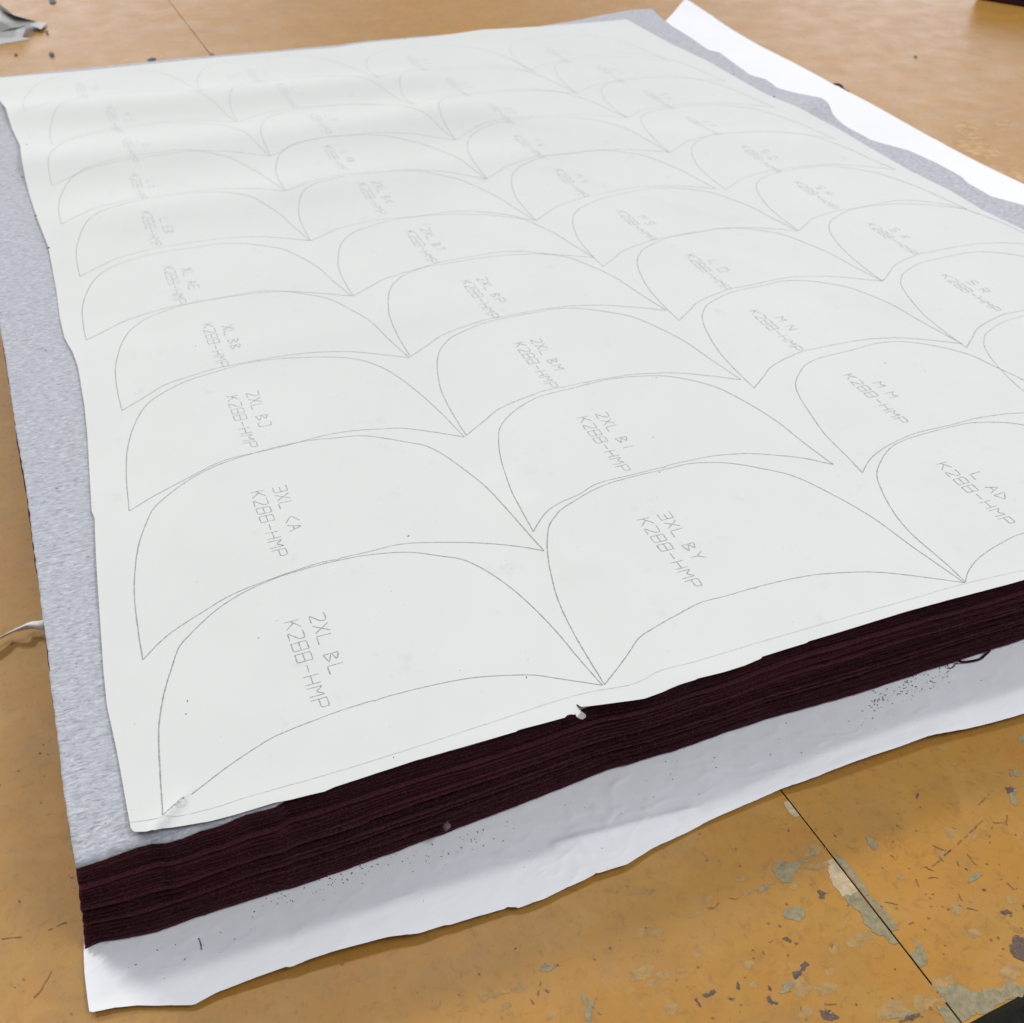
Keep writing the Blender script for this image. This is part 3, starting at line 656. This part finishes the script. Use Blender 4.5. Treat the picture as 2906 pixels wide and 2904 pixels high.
MM_bot = [(2446,1346),(2471,1305),(2527,1266),(2600,1235),(2698,1213),(2786,1191),(2906,1178),(3010,1188),(3110,1210)]
AD_top = [(2738,1656),(2683,1603),(2579,1512),(2527,1447),(2496,1385),(2487,1349),(2499,1313),(2527,1276),(2579,1250),(2683,1222),(2776,1206),(2906,1214),(3040,1262),(3180,1370)]
AD_bot = [(2738,1656),(2745,1628),(2776,1587),(2838,1546),(2906,1517),(3040,1490),(3200,1480)]
pieces = [  # label, left tip, right tip, first letter, upper trace, lower trace
 ('2XL_BL',(466,2331),(1709,1950),(806,1776),BL_top,BL_bot), ('3XL_CA',(407,1879),(1543,1574),(711,1404),KA_top,KA_bot), ('2XL_BJ',(368,1456),(1318,1245),(642,1131),BJ_top,BJ_bot),
 (' XL_BB',(347,1170),(1162,1020),(572,927),0,0), (' XL_AE',(246,971),(997,844),(463,765),0,0), ('  L_EB',(228,790),(880,686),(402,618),0,0), ('  L_E',(176,647),(810,557),(368,505),0,0),
 ('  L_F',(149,536),(766,451),(347,409),0,0), ('  M_G',(150,422),(673,355),(303,324),0,0), ('  M_H',(74,337),(575,280),(215,243),0,0),
 ('3XL_BY',(1715,1948),(2735,1658),(1808,1480),canon_top_px,canon_bot_px), ('2XL_BI',(1513,1521),(2364,1323),(1637,1192),BI_top,BI_bot), ('2XL_BM',(1323,1240),(2103,1084),(1456,981),0,0),
 ('2XL_BP',(1165,1017),(1890,887),(1307,803),0,0), ('2XL_BT',(1002,844),(1685,735),(1149,660),0,0), ('2XL_BC',(882,686),(1517,629),(1015,533),0,0), ('  L_AB',(813,557),(1380,513),(917,425),0,0),
 ('  L_P',(769,451),(1292,404),(875,337),0,0), ('  L_T',(676,355),(1175,318),(785,261),0,0), ('  M_U',(577,280),(1074,243),(699,202),0,0),
 ('  L_AD',(2738,1656),(3200,1480),(2654,1326),AD_top,AD_bot), ('  M_M',(2446,1346),(3110,1210),(2390,1073),MM_top,MM_bot), ('  M_N',(2139,1108),(2729,981),(2123,889),0,0),
 ('  L_O',(1926,916),(2502,803),(1942,731),0,0), ('  M_S',(1711,761),(2263,660),(1747,604),0,0), ('  M_V',(1521,629),(2033,541),(1571,490),0,0), ('  M_W',(1382,513),(1898,440),(1455,397),0,0),
 ('  S_Z',(1294,404),(1779,342),(1377,311),0,0), ('  S_J',(1176,318),(1636,269),(1261,230),0,0), ('  S_Y',(1075,243),(1520,208),(1150,165),0,0),
 ('  S_R',(2741,992),(3150,905),(2667,788),0,0), ('  S_X',(2504,803),(2950,735),(2455,641),0,0), ('  S_K',(2266,660),(2742,601),(2250,523),0,0), ('  S_Q',(2059,544),(2540,487),(2098,428),0,0),
 ('  S_D',(1900,441),(2370,400),(1940,340),0,0), ('  S_A',(1779,342),(2200,310),(1820,262),0,0), ('  S_C',(1636,269),(2060,235),(1688,192),0,0), ('  S_F',(1500,205),(1900,178),(1545,140),0,0)]
SZ = {'3XL': .96, '2XL': .90, ' XL': .88, '  L': .87, '  M': .86, '  S': .84}
for txt, A, Bp, K, tp, bt in pieces:
    if tp:
        top, bot = catmull(W(tp, H)), catmull(W(bt, H))
    else:
        a = W([A], H)[0]; b = W([Bp], H)[0]
        if b[0] - a[0] > 0.37 or b[0] - a[0] < 0.26: b = np.array([a[0] + 0.30, a[1] + 0.001])
        sx = (b[0] - a[0]) / cw; sy = min(SZ[txt[:3]], 0.90 if a[1] < 1.2 else 0.82)
        def mp(c):
            q = c * [sx, sy]; t_ = c[:, 0] / cw; q[:, 1] += t_ * (b[1] - a[1] + 0.006 * sy); return q + a
        top, bot = catmull(mp(cT)), catmull(mp(cB))
    keep = top[:, 0] < 1.30
    top = top[keep]; bot = bot[bot[:, 0] < 1.30]
    o = ribbon('pattern_outline', [top, bot], 0.00100, marker, M_pencil)
    k = W([K], H)[0]
    strokes = text_strokes('K288-HMP', k) + text_strokes(txt.upper(), (k[0] + 0.0225, k[1] + 0.001))
    ribbon('lettering', strokes, 0.00092, o, M_pencil)
# row hidden partly by the right frame edge
a = np.array([0.975, 0.712]); q = cT * [0.30 / cw, .86] + a; q2 = cB * [0.30 / cw, .86] + a
ribbon('pattern_outline', [catmull(q), catmull(q2)], 0.00075, marker, M_pencil)
ribbon('border_line', [catmull(W([(374,2348),(497,2331),(616,2300),(715,2266),(950,2199),(1209,2119),(1468,2032),(1571,1997),(1675,1969),(1779,1951),(1830,1935),(1906,1903),(2269,1794),(2579,1706),(2735,1661),(2906,1621)], H))], 0.00065, marker, M_pencil2)

# torn flap of the marker
fl = zo(1500, 1900, .1553, [(870,655),(835,770),(880,870),(940,905),(990,915),(1050,870),(1045,830),(960,765),(905,705)])
fz = [0.0030, 0.0030, 0.0028, -0.001, -0.002, -0.0005, 0.0015, 0.006, 0.0055]
V = [P(x, y, H + dz) for (x, y), dz in zip(fl, fz)]; c = np.mean(V, 0) + [0, -0.001, 0.003]
flap = mk('torn_flap', V + [c], [(i, (i + 1) % 9, 9) for i in range(9)], [M_marker], marker)
flap.modifiers.new('thickness', 'SOLIDIFY').thickness = 0.0002

# ------------------------------------------------------------------ loose fibres, lint, specks
def tube(name, pts, r, mat, parent=None, sides=6, rr=None):
    p = np.array(pts, float); d = np.gradient(p, axis=0); V, F = [], []
    for i, (c, t) in enumerate(zip(p, d)):
        t = Vector(t).normalized(); a = t.cross(Vector((0, 0, 1)));
        if a.length < 1e-3: a = Vector((1, 0, 0))
        a.normalize(); b = t.cross(a); q = r if rr is None else rr[i]
        for j in range(sides):
            th = 2 * math.pi * j / sides; V.append(Vector(c) + a * math.cos(th) * q + b * math.sin(th) * q)
    for i in range(len(p) - 1):
        for j in range(sides):
            k = (j + 1) % sides; F.append((i * sides + j, i * sides + k, (i + 1) * sides + k, (i + 1) * sides + j))
    F += [tuple(range(sides))[::-1], tuple(range((len(p) - 1) * sides, len(p) * sides))]
    return mk(name, V, F, [mat], parent, smooth=True)

V, F = [], []
for i in range(7500):                                    # short fuzz on the cut face
    s = random.random(); x = random.uniform(-0.10, 1.2) if random.random() < .6 else random.uniform(-0.11, 0.5)
    yb = float(np.interp(x, b_front[:, 0], b_front[:, 1])); yt = float(np.interp(x, gfs[:, 0], gfs[:, 1])) + 0.0006
    y = yb * (1 - s) + yt * s - 0.0028 * math.sin(math.pi * s) - 0.0003
    z = Z0 + s * (H - 0.004 - Z0); L = random.uniform(0.001, 0.0042); th = random.uniform(0, math.pi); w_ = random.choice([0.00008, 0.00011, 0.00014])
    p = np.array([x, y, z]); dd = np.array([math.cos(th), -0.25 * random.random(), math.sin(th) * 0.8]); cu = np.array([-dd[2], -0.1, dd[0]]) * random.uniform(-.5, .5)
    prev = None
    for t in (0, .33, .66, 1):
        q = p + dd * L * t + cu * L * t * t + np.array([0, -0.0006 * math.sin(t * 3.14), 0]); n_ = np.array([-dd[2], 0, dd[0]]) * w_
        V += [q - n_, q + n_]; b = len(V)
        if prev is not None: F.append((b - 4, b - 3, b - 1, b - 2))
        prev = 1
fz = mk('loose_fibres', V, F, [M_fibre]); tag(fz, 'fine maroon fibres fuzzing the cut front of the fabric pile', 'fibres', kind='stuff')

V, F = [], []
def speck(p, r):
    th = random.uniform(0, 6.28); k = random.randint(4, 6); b = len(V); e = random.uniform(1, 2.6)
    for j in range(k):
        a = j * 6.283 / k; rr_ = r * random.uniform(.6, 1.2)
        u_, v_ = math.cos(a) * rr_ * e, math.sin(a) * rr_
        V.append((p[0] + u_ * math.cos(th) - v_ * math.sin(th), p[1] + u_ * math.sin(th) + v_ * math.cos(th), p[2] + 0.0001))
    V.append((p[0], p[1], p[2] + r * 0.9))
    for j in range(k): F.append((b + j, b + (j + 1) % k, b + k))
def under_speck(x, y, r):
    q = P(x, y, 0.002); z = float(z_under(np.array(q[0]), np.array(q[1]))); q = P(x, y, z); speck((q[0], q[1], z), r)
for cx, cy, sx_, sy_, n_ in ((2500,1985,22,12,26),(2560,1955,40,20,60),(2640,1925,30,16,34),(2690,1900,14,8,8),(2880,1830,16,8,8),(1000,2478,50,12,34),(1250,2410,90,16,30),(760,2560,90,18,26),(880,2535,120,30,20),
                             (500,2690,120,40,12),(1500,2330,200,40,16),(2100,2120,220,40,12),(1400,2500,400,50,14),(2300,2100,300,40,14),(2450,2050,40,14,10)):
    for _ in range(n_):
        x, y = random.gauss(cx, sx_), random.gauss(cy, sy_) - 0.33 * 0
        y += -0.33 * (x - cx)
        under_speck(x, y, random.uniform(0.00022, 0.00062) * (1.25 if cx > 2400 else 1))
for x, y, r in ((1159,1527,.0009),(2510,1036,.0008),(2623,1060,.0006),(556,988,.0007),(130,998,.0009),(163,1393,.0008),(534,1997,.0007),(530,2034,.0005),(302,2347,.0006),(1117,2157,.0007),(1494,1928,.0006),(1853,1246,.0006),
                (927,1605,.0005),(735,1818,.0005),(1862,1078,.0007),(76,955,.0007),(384,2062,.0005),(3,892,.0009),(1871,1345,.0006),(68,520,.0018),(140,714,.0016),(104,622,.0014),(78,424,.0012),(2196,278,.0020),(2692,512,.0014),(2082,213,.0012)):
    q = P(x, y, H); z = float(z_marker(q[0], q[1])) ; speck((q[0], q[1], z), r)
for _ in range(70):
    x, y = random.uniform(350, 2700), random.uniform(900, 2250)
    if y > 2300 - 0.27 * (x - 400): continue
    q = P(x, y, H); speck((q[0], q[1], float(z_marker(q[0], q[1]))), random.uniform(.00015, .00034))
tag(mk('lint_specks', V, F, [M_lint]), 'tiny dark lint specks scattered on the papers beside the fabric pile', 'lint', kind='stuff')

# thread lying on the underlay near the stack
def on_under(pts, dz=0.0006):
    out = []
    for x, y in pts:
        q = P(x, y, 0.003); out.append((q[0], q[1], float(z_under(np.array(q[0]), np.array(q[1]))) + dz))
    return catmull(np.array(out), 0.0015)
tag(tube('dark_thread', on_under([(564, 2663), (568, 2672), (571, 2683), (573, 2697)]), 0.0004, M_lint), 'short dark thread lying alone on the white underlay near the left corner', 'thread')
lp = [P(x, y, z) for x, y, z in ((2810, 1846, .006), (2795, 1860, .005), (2783, 1870, .004), (2760, 1876, .004), (2735, 1879, .004), (2722, 1876, .007))]
lt = tube('frayed_thread', catmull(np.array(lp), 0.002), 0.0012, M_maroon); tag(lt, 'thick frayed maroon thread looping out under the right end of the pile', 'thread')
lp = [P(x, y, z) for x, y, z in ((2722, 1874, .006), (2712, 1885, .004), (2704, 1895, .0035), (2694, 1896, .0035), (2689, 1889, .004), (2694, 1882, .006))]
tag(tube('thin_thread', catmull(np.array(lp), 0.0015), 0.00045, M_fibre), 'thin pale maroon thread loop beside the thick frayed thread', 'thread')

# lint ball on the face of the stack
q = P(1265, 2343, 0.022); V, F = [], []; nlat, nlon = 9, 12
for i in range(nlat + 1):
    for j in range(nlon):
        a, b = math.pi * i / nlat, 2 * math.pi * j / nlon; r = 0.0034 * random.uniform(.75, 1.2)
        V.append((q[0] + r * math.sin(a) * math.cos(b), q[1] - 0.001 + r * math.sin(a) * math.sin(b), q[2] + r * 1.1 * math.cos(a)))
for i in range(nlat):
    for j in range(nlon): F.append((i * nlon + j, i * nlon + (j + 1) % nlon, (i + 1) * nlon + (j + 1) % nlon, (i + 1) * nlon + j))
yf = float(np.interp(q[0], b_front[:, 0], b_front[:, 1])) * .8 + float(np.interp(q[0], gfs[:, 0], gfs[:, 1])) * .2
ball = mk('lint_ball', V, F, [M_lintball], smooth=True); tag(ball, 'small grey lint ball clinging low on the front of the maroon pile', 'lint ball')

# ------------------------------------------------------------------ torn paper strip on the left
topp = zo(0, 1700, .2072, [(-420,640),(-200,590),(0,520),(100,465),(200,415),(300,370),(370,335),(440,310),(510,305),(575,296),(640,290)])
botp = zo(0, 1700, .2072, [(-420,660),(-200,612),(0,548),(100,495),(200,452),(300,428),(370,412),(440,405),(510,412),(595,432),(660,450)])
V, F = [], []; n = len(topp)
for j in range(4):
    for i in range(n):
        t = j / 3; x = topp[i][0] * (1 - t) + botp[i][0] * t; y = topp[i][1] * (1 - t) + botp[i][1] * t
        z = 0.006 + 0.006 * math.sin(t * 3.0) * (i / n) + 0.005 * (1 - t) + 0.002 * math.sin(i * 1.7)
        V.append(P(x, y, z))
F = [(j * n + i, j * n + i + 1, (j + 1) * n + i + 1, (j + 1) * n + i) for j in range(3) for i in range(n - 1)]
st = mk('torn_paper_strip', V, F, [M_scrap], smooth=True); st.modifiers.new('thickness', 'SOLIDIFY').thickness = 0.0003
tag(st, 'curled white torn paper strip poking out from under the left side of the pile', 'paper scrap')

# ------------------------------------------------------------------ crumpled paper, far left
k_ = .2072
cp = dict(a=(-160,60,.03), b=(0,62,.055), c=(28,150,.035), d=(515,303,.004), e=(225,320,.022), f=(240,378,.016), g=(0,292,.034), h=(170,385,.018), i=(0,442,.012), j=(380,338,.014),
          k=(308,512,.004), l=(440,530,.001), m=(250,568,.001), n=(0,606,.001), o=(-220,630,.001), p=(-220,300,.035), q=(565,405,.007), r=(200,215,.040), s=(-160,470,.010), t=(340,430,.012), u=(-340,330,.004), v=(640,318,.004))
key = {n_: i for i, n_ in enumerate(cp)}; V = [P(x * k_, y * k_, z) for x, y, z in cp.values()]
F = [[key[c_] for c_ in f] for f in ('bcr', 'rced', 'cge', 'gfe', 'ghf', 'gih', 'hij', 'fhj', 'ijtk', 'ikm', 'kml', 'imn', 'isn', 'son', 'gps', 'gsi', 'pabc', 'pcg', 'dqj', 'ptu', 'edj', 'uos', 'upa', 'dvq', 'efj')]
F = [f for f in F if len(f) >= 3 and len(set(f)) == len(f)]; F = [f for f in F if f != [key['p'], key['t'], key['u']]]
cr = mk('crumpled_paper', V, F, [paper_mat('grey tissue', (0.48, 0.48, 0.47), 0.3, 0.3)]); cr.modifiers.new('thickness', 'SOLIDIFY').thickness = 0.0005
tag(cr, 'crumpled greyish white paper lying on the table in the far left corner', 'paper scrap')

# small debris on the far table
def crumb(x, y, sx_, sy_, sz_, mat, label):
    q = P(x, y, 0); V = []; F = []
    for i in range(5):
        for j in range(8):
            a, b = math.pi * i / 4, 2 * math.pi * j / 8; r = random.uniform(.8, 1.15)
            V.append((q[0] + sx_ * r * math.sin(a) * math.cos(b), q[1] + sy_ * r * math.sin(a) * math.sin(b), 0.0005 + sz_ * (1 + r * .98 * math.cos(a))))
    for i in range(4):
        for j in range(8): F.append((i * 8 + j, i * 8 + (j + 1) % 8, (i + 1) * 8 + (j + 1) % 8, (i + 1) * 8 + j))
    tag(mk('lint_crumb', V, F, [mat]), label, 'crumb', 'lint crumbs on the far table')
crumb(432, 176, .011, .012, .004, M_lint, 'dark oblong lint crumb right behind the far edge of the pile')
crumb(147, 158, .006, .012, .003, M_lint, 'round dark crumb between the crumpled paper and the pile')
crumb(45, 157, .004, .010, .0015, M_wear_brown, 'faint brown crumb just in front of the crumpled paper')
crumb(149, 6, .009, .020, .002, M_lint, 'flat dark crumb beyond the crumpled paper at the top edge')
crumb(134, 95, .004, .008, .003, M_lint, 'tiny crumb touching the right tip of the crumpled paper')
crumb(602, 161, .005, .010, .003, M_lint, 'small dark lump standing in for the dark end of the table seam behind the pile')  # added lump that stands in for the dark seam end, no real crumb
crumb(2598, 163, .003, .006, .0015, M_wear_brown, 'tiny brown crumb alone on the pale table to the right')
# curled snippet beside the right edge of the underlay
sn = [P(x, y, z) for x, y, z in ((2360, 243, .002), (2352, 250, .006), (2368, 240, .012), (2385, 243, .010), (2396, 256, .006), (2408, 262, .002), (2392, 262, .002))]
tag(tube('curled_snippet', catmull(np.array(sn), 0.004), 0.0026, M_maroon), 'curled dark fabric snippet beside the right edge of the white underlay', 'snippet')
q = [P(x, y, z) for x, y, z in ((2364, 254, .001), (2366, 243, .006), (2380, 242, .008), (2391, 252, .004), (2385, 260, .001))]
tag(mk('paper_chip', q, [(0, 1, 2, 3, 4)], [M_scrap]), 'tiny white paper chip inside the curled dark snippet', 'paper scrap')

# folded dark cloth at the far right
a0 = P(2765, -2)[:2]; a1 = P(2906, 21)[:2]; dr = (a1 - a0) / np.linalg.norm(a1 - a0); pr = np.array([-dr[1], dr[0]])
if pr[1] < 0: pr = -pr
root = bpy.data.objects.new('folded_cloth', None); S.collection.objects.link(root); root.location = (0, 0, 0)
tag(root, 'dark maroon folded cloth pile on the table at the far right corner', 'cloth')
for k in range(6):
    V = []; F = []; nn = 40; off = random.uniform(-.006, .006)
    cor = [a0 - dr * off, a0 + dr * 1.0, a0 + dr * 1.0 + pr * .5, a0 + pr * .5 - dr * off]
    loop = resample(np.array(cor + [cor[0]]), nn + 1)[:-1]; ctr = loop.mean(0)
    for a, z in ((0.02, 0), (0.0, .003), (0.0, .011), (0.02, .0145)):
        for p in loop: q = p + (ctr - p) * a; V.append((q[0], q[1], 0.001 + k * 0.015 + z + 0.0))
    for i in range(3):
        for j in range(nn): F.append((i * nn + j, i * nn + (j + 1) % nn, (i + 1) * nn + (j + 1) % nn, (i + 1) * nn + j))
    F += [tuple(range(nn))[::-1], tuple(range(3 * nn, 4 * nn))]
    mk('fold', V, F, [M_maroon], root)
